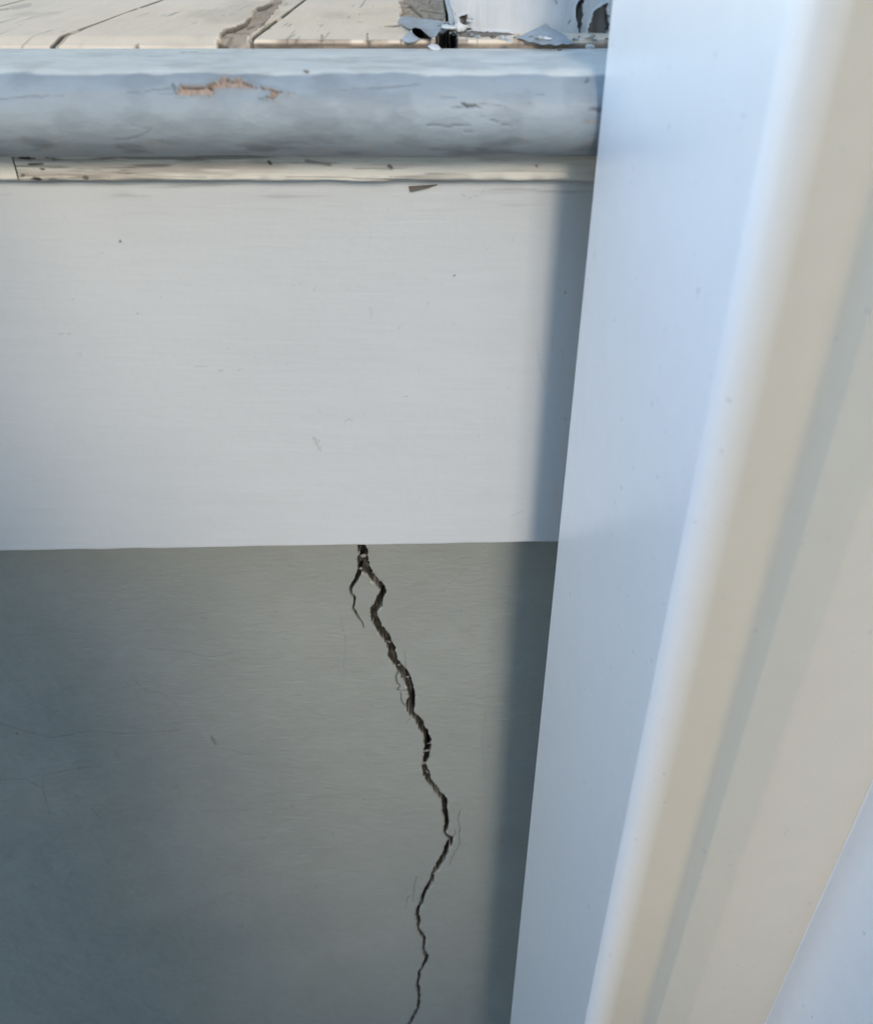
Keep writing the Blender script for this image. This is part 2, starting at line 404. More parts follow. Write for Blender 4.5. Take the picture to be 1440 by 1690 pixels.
STRK = [(.5,[(95,546,1.8),(103,548,1.8)]),(.4,[(112,547,1.5),(117,546.5,1.5)]),(.35,[(320,601,1.2),(343,602,1.4)]),(.55,[(360,608,1.8),(367,607.5,1.6)]),(.5,[(391,609,1.5),(396,606,1.5)]),
 (.5,[(803,411,1.6),(808,410,1.6)]),(.45,[(704,503,1.6),(707,498,1.4)]),(.5,[(667,653,1.8),(672,654,1.6)]),(.55,[(569,693,1.7),(576,690,1.6),(581,693,1.4)]),(.45,[(610,507,1.2),(613,515,1.3),(612,525,1.2)]),
 (.6,[(518,722,2),(522,728,2),(525,735,1.8),(530,742,1.6)]),(.5,[(521,721,1.6),(527,727,1.6)]),(.45,[(523,741,1.5),(531,733,1.5)]),(.45,[(519,731,1.4),(527,724,1.4)]),(.4,[(525,672,1.4),(528,678,1.4)]),
 (.4,[(745,536,1.5),(751,533,1.5)]),(.5,[(927,694,1.6),(933,693,1.4),(934,699,1.4)]),(.3,[(845,400,1.2),(848,385,1.2)]),(.35,[(842,855,1.3),(862,846,1.3)]),(.3,[(160,415,1.3),(180,418,1.3)]),(.3,[(480,470,1.2),(500,466,1.3)]),
 (.35,[(762,322,1.2),(775,326,1.6),(792,322,1.6),(802,310,1.4)]),(.5,[(796,314,2.4),(797,316,2.4)]),(.45,[(762,320,2),(766,323,2)]),(.3,[(885,565,1.5),(890,600,1.4),(900,640,1.4)]),(.3,[(925,575,1.4),(930,600,1.4)])]
xs = spacing([(XL, -0.27, 0.05), (-0.27, 0.09, 0.0006), (0.09, XR, 0.05)])
zs = spacing([(FASCIA_BOT, FASCIA_BOT + 0.003, 0.0005), (FASCIA_BOT + 0.003, NOSE_Z - 2 * NOSE_R - 0.001, 0.0007)])
zs = np.concatenate([[FASCIA_BOT, FASCIA_BOT], zs, [zs[-1]]])
X, Z = np.meshgrid(xs, zs)
P = np.stack([X, np.full(X.shape, FASCIA_Y), Z], -1)
edge = np.clip((Z - FASCIA_BOT) / 0.0015, 0, 1)
P[..., 1] += (1 - np.sqrt(1 - (1 - edge) ** 2)) * 0.0013 + (fbm(X * 6, Z * 10, 41, 2) - 0.5) * 0.0012 + (fbm(X * 40, Z * 160, 42, 3) - 0.5) * 0.00022
P[..., 2] += (vnoise(X * 60, X * 0 + 3, 8) - 0.5) * 0.0008 * (1 - edge)
P[0, :, 1] = FASCIA_Y + 0.020; P[1, :, 1] = FASCIA_Y + 0.0013; P[-1, :, 1] = FASCIA_Y + 0.019
# the board hangs a touch out of level
U, V, D = to_px(P)
dirt_shade = np.zeros(X.shape)
for u, v, s, a in SPECK: dirt_shade = np.maximum(dirt_shade, a * (1.0 if a > .7 else 0.5) * line_mask(U, V, [(u - .3, v, s), (u + .6, v + .4, s)], 0.8))
for a, pts in STRK: dirt_shade = np.maximum(dirt_shade, a * 0.5 * line_mask(U, V, pts, 0.7))
dirt_shade = np.maximum(dirt_shade, 0.25 * sstep(0.62, 0.8, fbm(X * 30, Z * 500, 51, 3)) * sstep(H - 0.115, H - 0.10, Z))
P[..., 2] += 0.022 * np.clip(X, -0.45, 0.3) * (1 - sstep(FASCIA_BOT, FASCIA_BOT + 0.2, Z))
fascia = grid_obj('fascia_board', P, M['fascia'], porch, {'bare': np.zeros(X.shape), 'dirt_shade': dirt_shade})
fascia['label'] = 'wide white painted fascia board with faint brush strokes and specks'

# nosing: flat top, half-round front, small flat underneath
xs = spacing([(XL, -0.26, 0.03), (-0.26, 0.10, 0.0006), (0.10, XR, 0.03)])
prof = []
for y in np.linspace(BACK_Y - 0.0015, NOSE_YC, 60, endpoint=False): prof.append((y, NOSE_Z, 0, 1))
for a in np.linspace(math.pi / 2, 3 * math.pi / 2, 90):
    prof.append((NOSE_YC + NOSE_R * math.cos(a), NOSE_Z - NOSE_R + NOSE_R * math.sin(a), math.cos(a), math.sin(a)))
for y in (0.36, 0.37, BACK_Y + 0.02): prof.append((y, NOSE_Z - 2 * NOSE_R, 0, -1))
prof = np.array(prof)
arc = np.concatenate([[0], np.cumsum(np.hypot(np.diff(prof[:, 0]), np.diff(prof[:, 1])))])
X, A = np.meshgrid(xs, arc)
P = np.stack([X, np.repeat(prof[:, :1], len(xs), 1), np.repeat(prof[:, 1:2], len(xs), 1)], -1)
NY = np.repeat(prof[:, 2:3], len(xs), 1); NZ = np.repeat(prof[:, 3:4], len(xs), 1)
U, V, D = to_px(P)
Uw = U + (fbm(X * 500, A * 500, 3, 3) - 0.5) * 8; Vw = V + (fbm(X * 500, A * 500, 4, 3) - 0.5) * 5
def z4(pts): return [(200 + p[0] / 4.0, 100 + p[1] / 4.0) + tuple(max(2.0, q / 3.2) for q in p[2:]) for p in pts]
def zr(pts): return [(700 + p[0] / 4.645, 90 + p[1] / 4.645) + tuple(max(2.0, q / 3.6) for q in p[2:]) for p in pts]
bare = np.zeros(X.shape); dirt_shade = np.zeros(X.shape); hgt = np.zeros(X.shape)
for pts in ([(360,222),(385,162),(425,170),(590,170),(606,164),(606,200),(590,230),(470,226),(380,228)],
            [(560,172),(592,148),(640,136),(675,106),(720,122),(790,115),(815,136),(880,165),(905,182),(785,178),(700,180),(610,190)],
            [(920,178),(980,185),(1040,205),(1130,222),(1040,214),(1015,250),(935,246),(1000,230),(985,200),(930,192)]):
    s = poly_sdf(Uw, Vw, z4(pts)); k = 1 - sstep(-0.8, 0.8, s)
    bare = np.maximum(bare, k); hgt -= k * 0.0013
    rim = np.exp(-((s - 1.5) / 2.0) ** 2); hgt += rim * 0.0008
    # shadow under the chip's upper lip, painted as a dark line
    up = (1 - sstep(-0.8, 0.5, s)) * sstep(-2.6, -0.8, s) * (poly_sdf(Uw, Vw - 3, z4(pts)) > 0)
    dirt_shade = np.maximum(dirt_shade, 0.8 * up)
for a, pts in [(.4,z4([(30,215,4),(160,202,6),(320,182,9)])),(.45,z4([(345,160,20),(352,205,14)])),(.55,z4([(800,172,5),(890,178,5)])),(.4,z4([(250,217,5),(350,218,6)])),
               (.5,z4([(900,248,5),(1010,246,7)])),(.35,[(0,164,2),(45,159,3),(105,158,1.5)]),(.3,[(215,205,2),(250,212,3)]),(.4,[(190,230,3),(225,228,3),(250,214,2)]),
               (.55,zr([(205,405,4),(270,402,6),(320,385,8),(440,405,6)])),(.75,zr([(290,372,14),(330,388,16),(400,392,12)])),(.4,zr([(430,375,6),(540,382,5),(620,402,4)])),(.25,zr([(130,330,4),(250,326,5)])),
               (.55,zr([(20,540,5),(200,546,9),(265,532,8),(350,543,7)])),(.45,zr([(410,480,6),(460,482,6)])),(.5,zr([(505,506,10),(570,511,8)])),(.45,zr([(580,530,7),(670,551,6)])),(.4,zr([(310,578,9),(370,586,7)])),
               (.6,zr([(1232,200,16),(1250,190,22),(1265,165,5)])),(.55,zr([(1268,420,8),(1330,425,26),(1390,412,40)])),(.3,zr([(850,300,6),(920,300,6)])),(.3,zr([(770,350,8),(830,370,8)])),
               (.5,[(504,115,4),(508,118,6)]),(.3,[(605,146,2),(690,139,2.5),(560,147,1.5)]),(.3,[(620,166,1.5),(640,167,2)]),(.3,[(300,87,2.5),(327,86,2)])]:
    k = line_mask(Uw * .7 + U * .3, Vw * .7 + V * .3, pts, 1.0); dirt_shade = np.maximum(dirt_shade, a * k); hgt -= k * a * 0.0006  # cracks, grime and shadows of lifted flaps, all painted dark
k = line_mask(Uw, Vw, zr([(1240,520,16),(1350,515,18)]), 1.5); bare = np.maximum(bare, 0.8 * k)
k = line_mask(Uw, Vw, [(503,116,5),(507,119,6)], 1.5); bare = np.maximum(bare, k)
# underside: darker throughout, with streaky grime and worn-through patches
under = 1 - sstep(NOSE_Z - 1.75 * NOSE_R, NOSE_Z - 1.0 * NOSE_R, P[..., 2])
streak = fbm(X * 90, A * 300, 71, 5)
dirt_shade = np.maximum(dirt_shade, under * (0.26 + 0.34 * sstep(0.42, 0.75, streak)))
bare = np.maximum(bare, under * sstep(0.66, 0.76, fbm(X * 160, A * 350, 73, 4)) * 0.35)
dirt_shade = np.maximum(dirt_shade, 0.15 * sstep(0.48, 0.72, fbm(X * 75, A * 120, 75, 5)))
hgt += (fbm(X * 70, A * 130, 81, 3) - 0.5) * 0.0009 + (fbm(X * 18, A * 40, 82, 2) - 0.5) * 0.0012
hgt *= sstep(0.0, 0.004, A)
# the flat top is toned paler, down to an uneven edge
over = 1 - sstep(-2.5, 2.5, V - 122 + (fbm(X * 60, A * 200, 85, 3) - 0.5) * 14)
over = np.maximum(over * 0.9, 0.0) * (0.75 + 0.25 * fbm(X * 40, A * 90, 86, 3))
P[..., 1] += NY * hgt; P[..., 2] += NZ * hgt
nosing = grid_obj('nosing', P, M['nosing'], porch, {'bare': bare, 'dirt_shade': dirt_shade, 'over': over})
nosing['label'] = 'rounded blue grey nosing with chipped and flaking paint'

# moulding strips under the nosing (a smooth short one on the left, a weathered long one)
def strip(name, x0, x1, ybulge, worn, label):
    xs = spacing([(x0, max(x0, -0.27), 0.03), (max(x0, -0.27), min(x1, 0.09), 0.0006), (min(x1, 0.09), x1, 0.03)] if x1 > 0 else [(x0, -0.27, 0.03), (-0.27, x1, 0.0006)])
    top = NOSE_Z - 2 * NOSE_R - 0.0006; bot = H - 0.0952
    zz = np.concatenate([[top], np.linspace(top, bot, 40), [bot, bot]])
    X, Z = np.meshgrid(xs, zz)
    Z = Z + (Z < top - 0.010) * (fbm(X * 90, X * 0, 91, 4) - 0.5) * 0.0009 * (1 if worn else 0.2)
    P = np.stack([X, np.full(X.shape, STRIP_Y + ybulge), Z], -1)
    r = np.linspace(0, 1, 40); e = np.clip((r - 0.88) / 0.12, 0, 1)
    P[1:41, :, 1] += ((1 - np.sqrt(np.clip(1 - e * e, 0, 1))) * 0.003)[:, None]
    P[0, :, 1] = FASCIA_Y + 0.0005; P[41, :, 1] = STRIP_Y + ybulge + 0.0032; P[42, :, 1] = FASCIA_Y + 0.0005
    U, V, D = to_px(P); bare = np.zeros(X.shape); dirt_shade = np.zeros(X.shape)
    if worn:
        fib = fbm(X * 35, Z * 900, 95, 4)
        bare = sstep(0.45, 0.6, fbm(X * 22, Z * 260, 96, 4)) * 0.8 * (1 - sstep(0.0, 0.06, X))
        dirt_shade = 0.55 * sstep(0.60, 0.72, fib) * (1 - 0.8 * sstep(-0.03, 0.05, X))
        spots = sstep(0.60, 0.68, fbm(X * 260, Z * 500, 97, 3)) * (1 - sstep(60, 125, U)) * sstep(25, 40, U)
        dirt_shade = np.maximum(dirt_shade, spots * 0.95)
        for a, pts in [(.95,[(33,260,4),(48,261,5)]),(.9,[(48,271,4),(70,270,3)]),(.85,[(138,293,6),(143,294,6)]),(.7,[(56,294,5),(60,294,5)]),(.8,[(443,267,5),(446,270,5)]),
                       (.75,[(642,274,6),(645,277,6)]),(.9,[(884,273,2.5),(886,275,2)]),(.9,[(497,298,1.5),(530,303,4),(553,298,1.5)]),(.4,[(40,290,3),(110,289,2.5),(180,292,2)]),(.4,[(190,285,2),(260,291,2),(340,293,2)]),
                       (.45,[(470,292,1.6),(560,293,1.6),(640,297,1.4)]),(.4,[(700,288,1.4),(770,289,1.2)]),(.5,[(505,265,5),(545,272,4)])]:
            k = line_mask(U, V, pts, 1.0); dirt_shade = np.maximum(dirt_shade, a * k); P[..., 1] += k * 0.0006
        P[1:41, :, 1] += ((fib - 0.5) * 0.0008)[1:41]
        lb = sstep(0.72, 0.95, np.concatenate([[0], r, [1, 1]]))[:, None] * sstep(0.45, 0.7, fbm(X * 60, X * 0 + 2, 98, 3))
        dirt_shade = np.maximum(dirt_shade, lb * 0.35)
    o = grid_obj(name, P, M['moulding'], porch, {'bare': bare, 'dirt_shade': dirt_shade})
    o['label'] = label
    return o
jx = on_y(26, 275, STRIP_Y).x
strip('moulding_strip', XL, jx - 0.0008, 0.0006, False, 'short smooth moulding strip left of the joint')
strip('moulding_strip', jx, XR, 0.0, True, 'weathered cracked moulding strip under the nosing')
# dark lifted sliver at the foot of the strip
pts = [on_y(u, v, FASCIA_Y - o) for u, v, o in ((674,307,.0006),(722,304,.0004),(706,309,.0022),(680,315,.003),(676,314,.0026))]
ribbon('paint_flake', pts, M['wood'], porch)['label'] = 'small lifted dark flake below the moulding strip'

# floor boards
SEAMS = [-1030, -615, -255, 65, 405, 742, 1085, 1440]          # where the joints meet the nosing, in photo pixels
sx = [on_z(u, 72, FLOOR_Z).x for u in SEAMS]
pitch_b = sx[4] - sx[3]
while sx[0] > XL + pitch_b: sx.insert(0, sx[0] - pitch_b)
while sx[-1] < XR - pitch_b: sx.append(sx[-1] + pitch_b)
def za(p, s, ou, ov=0): return [(ou + q[0] / s, ov + q[1] / s) + tuple(max(1.6, w / s * 1.2) for w in q[2:]) for q in p]
PEEL = [za([(40,322),(70,275),(100,240),(130,205),(190,195),(280,160),(320,110),(330,80),(370,50),(460,15),(475,-20),(560,-20),(500,60),(430,150),(400,180),(360,210),(300,250),(280,300),(240,330)], 4.235, 340),
        za([(70,-10),(80,60),(72,95),(150,110),(330,135),(352,60),(345,-10)], 3.6, 640)]
CUTS_SHADOWS = [(.9,za([(810,240,8),(805,320,10)],4.235,340)),(.9,za([(1128,225,8),(1125,330,10)],4.235,340)),(.9,za([(1365,270,9),(1360,330,9)],4.235,340)),
        (.95,za([(1255,178,6),(1310,178,12),(1355,172,8)],4.235,340)),(.85,[(205,75,3),(214,70,4),(227,63.5,2)]),(.6,[(286,75,3),(299,72,4)]),
        (.9,za([(280,325,8),(420,308,14),(520,295,10),(650,292,8)],4.235,340)),(.9,za([(690,305,10),(760,298,7),(810,285,8)],4.235,340)),
        (.85,za([(820,285,6),(900,298,9),(1125,285,9)],4.235,340)),(.85,za([(1130,275,9),(1200,295,8),(1300,288,10),(1440,290,9)],4.235,340)),
        (.9,za([(100,240,10),(140,205,12),(200,195,14),(280,160,12),(310,120,9)],4.235,340)),(.9,za([(60,295,14),(90,268,18),(150,268,8)],4.235,340)),(.9,za([(360,55,14),(400,45,16),(470,12,8)],4.235,340)),
        (.55,za([(530,5,10),(480,70,10),(410,155,9)],4.235,340)),(.5,za([(400,150,8),(330,225,6),(265,315,9)],4.235,340)),(.7,za([(230,325,14),(268,305,14)],4.235,340)),(.5,za([(560,25,12),(566,15,10)],4.235,340)),
        (.6,za([(200,210,6),(300,212,8)],4.235,340)),(.6,za([(290,180,14),(340,165,8)],4.235,340)),(.5,za([(110,240,7),(190,238,7)],4.235,340)),(.5,za([(380,212,10),(450,200,6),(410,180,12)],4.235,340)),(.45,za([(340,110,5),(390,95,5)],4.235,340)),
        (.8,za([(130,20,14),(200,80,16),(225,115,10)],3.6,640)),(.7,za([(200,45,8),(260,52,6),(330,62,8)],3.6,640)),(.8,za([(270,96,9),(325,97,9)],3.6,640)),(.7,za([(75,95,8),(90,60,8),(70,10,8)],3.6,640)),(.6,za([(150,25,10),(100,30,6)],3.6,640)),
        (.35,za([(120,102,5),(140,104,5)],4.235,340)),(.3,za([(1060,145,5),(1095,152,5)],4.235,340)),(.45,[(0,16,3),(15,14,3)]),(.3,[(20,13,6),(50,8,6)])]
HOLE = za([(282,222),(300,198),(340,172),(398,176),(412,225),(408,290),(355,330),(300,320),(290,260)], 3.6, 640)
HOLLOW_SHADOW = za([(135,178),(165,160),(210,165),(262,212),(250,232),(190,226),(150,205)], 3.6, 640)  # hollow under the curled flake, its shadow painted black
END = np.array([-0.055, -0.0075, -0.0055, -0.0042, -0.0030, -0.0018])          # rows of the exposed board ends
bi = 0
for x0, x1 in zip(sx[:-1], sx[1:]):
    fine = (x1 > -0.36 and x0 < 0.14)
    gap = 0.0006
    a, b = x0 + gap, x1 - gap
    if fine:
        xs = np.concatenate([[a, a], spacing([(a, a + 0.003, 0.0003), (a + 0.003, b - 0.003, 0.0006), (b - 0.003, b, 0.0003)]), [b, b]])
        ys = np.concatenate([np.full(6, BACK_Y), spacing([(BACK_Y, BACK_Y + 0.05, 0.0006), (BACK_Y + 0.05, 0.68, 0.0014), (0.68, 2.0, 0.06)])])
    else:
        xs = np.array([a, a, a + 0.001, (a + b) / 2, b - 0.001, b, b]); ys = np.array([BACK_Y, BACK_Y, BACK_Y + 0.3, 2.0])
    X, Y = np.meshgrid(xs, ys)
    P = np.stack([X, Y, np.full(X.shape, FLOOR_Z)], -1)
    tilt = (rng.random() - 0.5) * 0.004
    dz = (X - (a + b) / 2) * tilt
    e = np.minimum(X - a, b - X)
    dz = dz - (1 - sstep(0, 0.0010, e)) * 0.0008                   # eased long edges
    ef = 1 - sstep(0, 0.0012, Y - BACK_Y); dz = dz - ef * 0.0007
    dz = dz - (1 - sstep(0, 0.016, Y - BACK_Y)) * 0.0022 * (1 - sstep(-0.085, -0.073, X))   # paint-filled joint on the left
    dz = dz + (fbm(X * 50, Y * 14, 100 + bi, 3) - 0.5) * 0.0009
    bare = np.zeros(X.shape); dirt_shade = np.zeros(X.shape)
    U, V, D = to_px(P)
    if fine:
        Uw = U + (fbm(X * 420, Y * 420, 203, 3) - 0.5) * 12; Vw = V + (fbm(X * 420, Y * 420, 204, 3) - 0.5) * 5
        for pts in PEEL:
            s = poly_sdf(Uw, Vw, pts); k = 1 - sstep(-0.7, 0.7, s)
            bare = np.maximum(bare, k); dz = dz - k * 0.0010 + np.exp(-((s - 1.2) / 1.6) ** 2) * 0.0005
        for al, pts in CUTS_SHADOWS:  # splits, plus the shadows of thick paint edges painted dark
            k = line_mask(Uw * .4 + U * .6, Vw * .4 + V * .6, pts, 0.8); dirt_shade = np.maximum(dirt_shade, al * k * 0.85); dz = dz - k * al * 0.0007
        hs = np.minimum(poly_sdf(Uw * .5 + U * .5, V, HOLE), poly_sdf(Uw * .5 + U * .5, V, HOLLOW_SHADOW)); dz = dz - (1 - sstep(-2.2, -0.6, hs)) * 0.045; hk = 1 - sstep(0.3, 2.0, hs); bare = np.maximum(bare, hk); dirt_shade = np.maximum(dirt_shade, hk)  # blackened to stand for the shade inside hole and hollow
        seamgrime = (1 - sstep(0.0002, 0.0010, e)) * sstep(0.2, 0.45, fbm(X * 90, Y * 60, 300 + bi, 3))
        dirt_shade = np.maximum(dirt_shade, 0.9 * seamgrime)
        dirt_shade = np.maximum(dirt_shade, 0.45 * sstep(0.68, 0.76, fbm(X * 420, Y * 22, 340 + bi, 4)) * sstep(0.45, 0.6, fbm(X * 25, Y * 12, 350, 2)))
        dirt_shade = np.maximum(dirt_shade, 0.5 * (sstep(0.66, 0.78, fbm(X * 500, Y * 60, 310, 3)) * bare))
        dirt_shade = np.maximum(dirt_shade, 0.18 * sstep(0.55, 0.75, fbm(X * 30, Y * 18, 320, 4)))
        # bare weathered end grain from the second joint rightwards
        eg = sstep(395, 430, U) * 0.95
        zz_ = END[:, None] + 0 * X[:6]
        gr = fbm(X[:6] * 45, zz_ * 900, 335, 4)
        bare[:6] = np.maximum(bare[:6], eg[:6]); dirt_shade[:6] = np.maximum(dirt_shade[:6], eg[:6] * (0.35 + 0.45 * sstep(0.4, 0.65, gr)))
        bare[6:9] = np.maximum(bare[6:9], (eg[6:9] * sstep(0.4, 0.55, fbm(X[6:9] * 120, Y[6:9] * 0, 330, 2))))
    P[..., 2] += dz
    if fine: P[:6, :, 2] = np.minimum(FLOOR_Z + END[:, None], P[6:7, :, 2])
    P[0, :, 2] = FLOOR_Z - 0.055
    P[:, 0, 2] = FLOOR_Z - 0.022; P[:, -1, 2] = FLOOR_Z - 0.022
    grid_obj('floor_board', P, M['floor'], porch, {'bare': bare, 'dirt_shade': dirt_shade})
    bi += 1
box('floor_joist', XL, XR, BACK_Y + 0.01, BACK_Y + 0.05, FLOOR_Z - 0.20, FLOOR_Z - 0.0750, M['wood'], porch)

# ------------------------------------------------------------------ porch column (peeling paint) on the floor boards
COL_Y = 0.4235; CX0 = 0.0068; CX1 = 0.145
column = empty('porch_column', ((CX0 + CX1) / 2, COL_Y + 0.07, FLOOR_Z))
tag(column, 'square white porch column with peeling paint and bare grey wood at its foot', 'column')
BARE_C = [za([(1118,40),(1130,10),(1168,-12),(1160,60),(1152,150),(1135,200),(1120,120)],3.6,640), za([(1178,250),(1195,160),(1215,85),(1240,55),(1302,15),(1308,170),(1272,240),(1230,255)],3.6,640),
          za([(425,95),(472,82),(462,158),(430,165)],3.6,640), za([(440,185),(640,190),(770,205),(760,226),(560,232),(440,215)],3.6,640)]
xs = np.concatenate([[CX0], spacing([(CX0, 0.098, 0.00035), (0.098, CX1, 0.006)]), [CX1]])
zs = spacing([(FLOOR_Z - 0.001, H + 0.004, 0.00035), (H + 0.004, H + 0.02, 0.002), (H + 0.02, FLOOR_Z + 2.3, 0.05)])
X, Z = np.meshgrid(xs, zs)
P = np.stack([X, np.full(X.shape, COL_Y), Z], -1); U, V, D = to_px(P)
Uw = U + (fbm(X * 600, Z * 600, 403, 3) - 0.5) * 8; Vw = V + (fbm(X * 600, Z * 600, 404, 3) - 0.5) * 6
bare = np.zeros(X.shape); dirt_shade = np.zeros(X.shape)
dy = (fbm(X * 300, Z * 60, 411, 4) - 0.5) * 0.0012 + (fbm(X * 60, Z * 60, 412, 2) - 0.5) * 0.0012
for pts in BARE_C:
    s = poly_sdf(Uw, Vw, pts); k = 1 - sstep(-0.7, 0.7, s)
    bare = np.maximum(bare, k); dy = dy + k * 0.0016 - np.exp(-((s - 1.4) / 1.6) ** 2) * 0.0008
for al, pts in [(.9,za([(1120,120,8),(1128,60,12),(1160,5,16)],3.6,640)),(.8,za([(1300,20,7),(1306,170,7),(1296,200,5)],3.6,640)),(.6,za([(1180,240,10),(1150,245,16)],3.6,640)),(.6,za([(990,0,6),(1000,20,5)],3.6,640)),
                (.6,za([(1075,140,5),(1088,115,5)],3.6,640)),(.7,za([(440,100,16),(460,140,14)],3.6,640)),(.55,za([(470,225,7),(600,228,8),(760,222,6)],3.6,640)),(.5,za([(470,115,5),(500,116,4)],3.6,640))]:
    k = line_mask(Uw, Vw, pts, 0.9); dirt_shade = np.maximum(dirt_shade, al * k); dy = dy + k * 0.0006
dy[:, 0] = 0; dy[:, -1] = 0
P[..., 1] += dy
P[:, 0, 1] = COL_Y + 0.14; P[:, -1, 1] = COL_Y + 0.14
P[..., 0] -= column.location.x; P[..., 1] -= column.location.y; P[..., 2] -= column.location.z
grid_obj('column_face', P, M['column'], column, {'bare': bare, 'dirt_shade': dirt_shade})

# lifted and curled paint around the foot of the column
def z3(p): return za(p, 3.6, 640)
def flake(pts, bulge, mat, label=None, th=0.0005):
    """a paint flake: outline points (u, v in the zoom, depth y), bowed by bulge towards the yard"""
    P3 = [on_y(640 + u / 3.6, v / 3.6, y) for u, v, y in pts]; n_ = len(P3)
    c = sum(P3, Vector()) / n_; V0 = []; rings = (1.0, 0.8, 0.55, 0.28)
    for k, q in enumerate(rings):
        for i_, p in enumerate(P3):
            jit = 1.0 if k == 0 else 0.9 + 0.25 * rng.random()
            V0.append(c + (p - c) * q + Vector((0, -bulge * (1 - q * q) * jit, bulge * 0.25 * (1 - q) * jit)))
    V0.append(c + Vector((0, -bulge, bulge * 0.25))); kk = len(V0)
    V1 = [v_ + Vector((0, th, -th * 0.5)) for v_ in V0]; f_ = []
    for k in range(3):
        for i_ in range(n_):
            j_ = (i_ + 1) % n_; q4 = (k * n_ + i_, k * n_ + j_, (k + 1) * n_ + j_, (k + 1) * n_ + i_)
            f_ += [q4, tuple(kk + x for x in q4[::-1])]
    for i_ in range(n_):
        j_ = (i_ + 1) % n_
        f_ += [(3 * n_ + i_, 3 * n_ + j_, kk - 1), (kk + 3 * n_ + j_, kk + 3 * n_ + i_, 2 * kk - 1), (j_, i_, kk + i_, kk + j_)]
    o = mesh_obj('paint_flake', V0 + V1, f_, mat, porch, True)
    o.modifiers.new('edges', 'EDGE_SPLIT').split_angle = math.radians(50)
    if label: o['label'] = label
    return o
flake([(58,132,.450),(66,108,.452),(82,96,.456),(105,90,.460),(150,100,.460),(185,104,.458),(250,114,.452),(300,118,.446),(335,130,.436),(352,158,.424),(322,172,.418),(296,192,.412),(288,214,.409),(256,222,.409),(236,206,.411),(214,186,.414),(192,167,.418),(160,160,.422),(138,170,.424),(110,158,.434),(84,140,.444)], -0.006, M['flake_blue'], 'curled blue grey paint flake over the rotten hole')
flake([(84,236,.402),(92,218,.403),(108,203,.405),(140,172,.409),(148,196,.406),(166,214,.404),(192,229,.401),(165,244,.399),(120,252,.398),(98,244,.400)], 0.002, M['flake_blue'])
flake([(425,196,.414),(455,186,.415),(520,183,.416),(580,190,.416),(640,188,.417),(720,195,.418),(768,208,.418),(742,222,.416),(690,224,.415),(600,232,.414),(540,229,.413),(470,226,.412),(432,216,.412)], 0.003, M['wood'], 'splinter of bare grey wood at the column foot')
flake([(766,224,.402),(800,204,.408),(860,176,.415),(915,150,.419),(946,138,.421),(958,158,.418),(985,172,.416),(1042,202,.410),(1058,214,.406),(1075,232,.402),(1088,238,.400),(1100,254,.397),(1060,262,.395),(1040,256,.396),(1000,268,.393),(960,258,.395),(915,264,.394),(870,248,.397),(835,246,.397),(800,230,.400)], 0.0012, M['flake_blue'], 'wide triangular blue grey flake lifted at the column foot')
flake([(952,172,.4165),(975,166,.417),(990,180,.416),(1020,182,.4155),(1045,198,.413),(1072,208,.4115),(1090,232,.409),(1118,246,.406),(1112,262,.405),(1085,248,.408),(1060,236,.410),(1040,218,.4115),(1005,206,.414),(970,200,.415)], 0.0015, M['flake_white'])
flake([(336,-8,.4205),(352,-8,.420),(372,30,.419),(388,70,.4175),(392,128,.415),(376,150,.413),(362,132,.415),(358,80,.4175),(346,40,.419)], 0.002, M['flake_blue'])
flake([(392,96,.419),(408,60,.4205),(420,92,.4195),(436,140,.4175),(474,158,.416),(452,182,.4145),(415,186,.413),(392,168,.4145),(396,130,.417)], 0.0025, M['flake_white'])
flake([(318,148,.416),(345,138,.417),(370,146,.416),(408,150,.415),(412,166,.413),(385,172,.412),(352,170,.412),(325,164,.414)], 0.002, M['flake_white'])
flake([(1262,240,.410),(1280,222,.413),(1310,214,.415),(1334,200,.416),(1330,236,.411),(1296,250,.408)], 0.002, M['flake_white'])
flake([(236,272,.3985),(262,256,.400),(292,262,.400),(318,288,.398),(296,300,.396),(258,292,.397)], 0.001, M['flake_white'])
flake([(1118,232,.409),(1134,210,.412),(1150,222,.411),(1168,252,.407),(1150,264,.405),(1130,252,.407)], 0.0015, M['wood'])
def floor_y(v):                                                # depth of the floor boards seen at zoom row v
    return on_z(720, v / 3.6, FLOOR_Z).y
for k in range(34):                                            # the smaller broken bits lying about the column foot
    if k < 16: cu, cv = 300 + 190 * rng.random(), 125 + 110 * rng.random()
    else: cu, cv = 480 + 830 * rng.random(), 196 + 40 * rng.random()
    sz = 9 + 20 * rng.random(); m_ = 6 + int(3 * rng.random()); ph = rng.random() * 6.28; pts = []
    yb = min(floor_y(cv + sz * 0.4), 0.4215)
    for q in range(m_):
        a = ph + 2 * math.pi * q / m_; rr_ = sz * (0.45 + 0.75 * rng.random())
        pts.append((cu + rr_ * math.cos(a) * 1.3, cv + rr_ * math.sin(a) * 0.55, yb - 0.001 - 0.004 * rng.random()))
    flake(pts[::-1], 0.0012 * (rng.random() - 0.3), M[('flake_white', 'flake_blue', 'wood', 'flake_blue')[k % 4]])
def crumb(u, v, r, mat):
    c = on_z(u, v, NOSE_Z + r * 0.5); vs_, fs = [], []
    for j in range(4):
        for i in range(7):
            a = 2 * math.pi * i / 7; b = math.pi * (j + 0.5) / 4; k = r * (0.7 + 0.6 * rng.random())
            vs_.append(c + Vector((k * math.sin(b) * math.cos(a) * 1.3, k * math.sin(b) * math.sin(a), k * math.cos(b) * 0.7)))
    for j in range(3):
        for i in range(7): fs.append((j * 7 + i, (j + 1) * 7 + i, (j + 1) * 7 + (i + 1) % 7, j * 7 + (i + 1) % 7))
    fs += [tuple(range(7)), tuple(range(27, 20, -1))]
    o = mesh_obj('paint_crumb', vs_, fs, mat, None); return o
CR = []
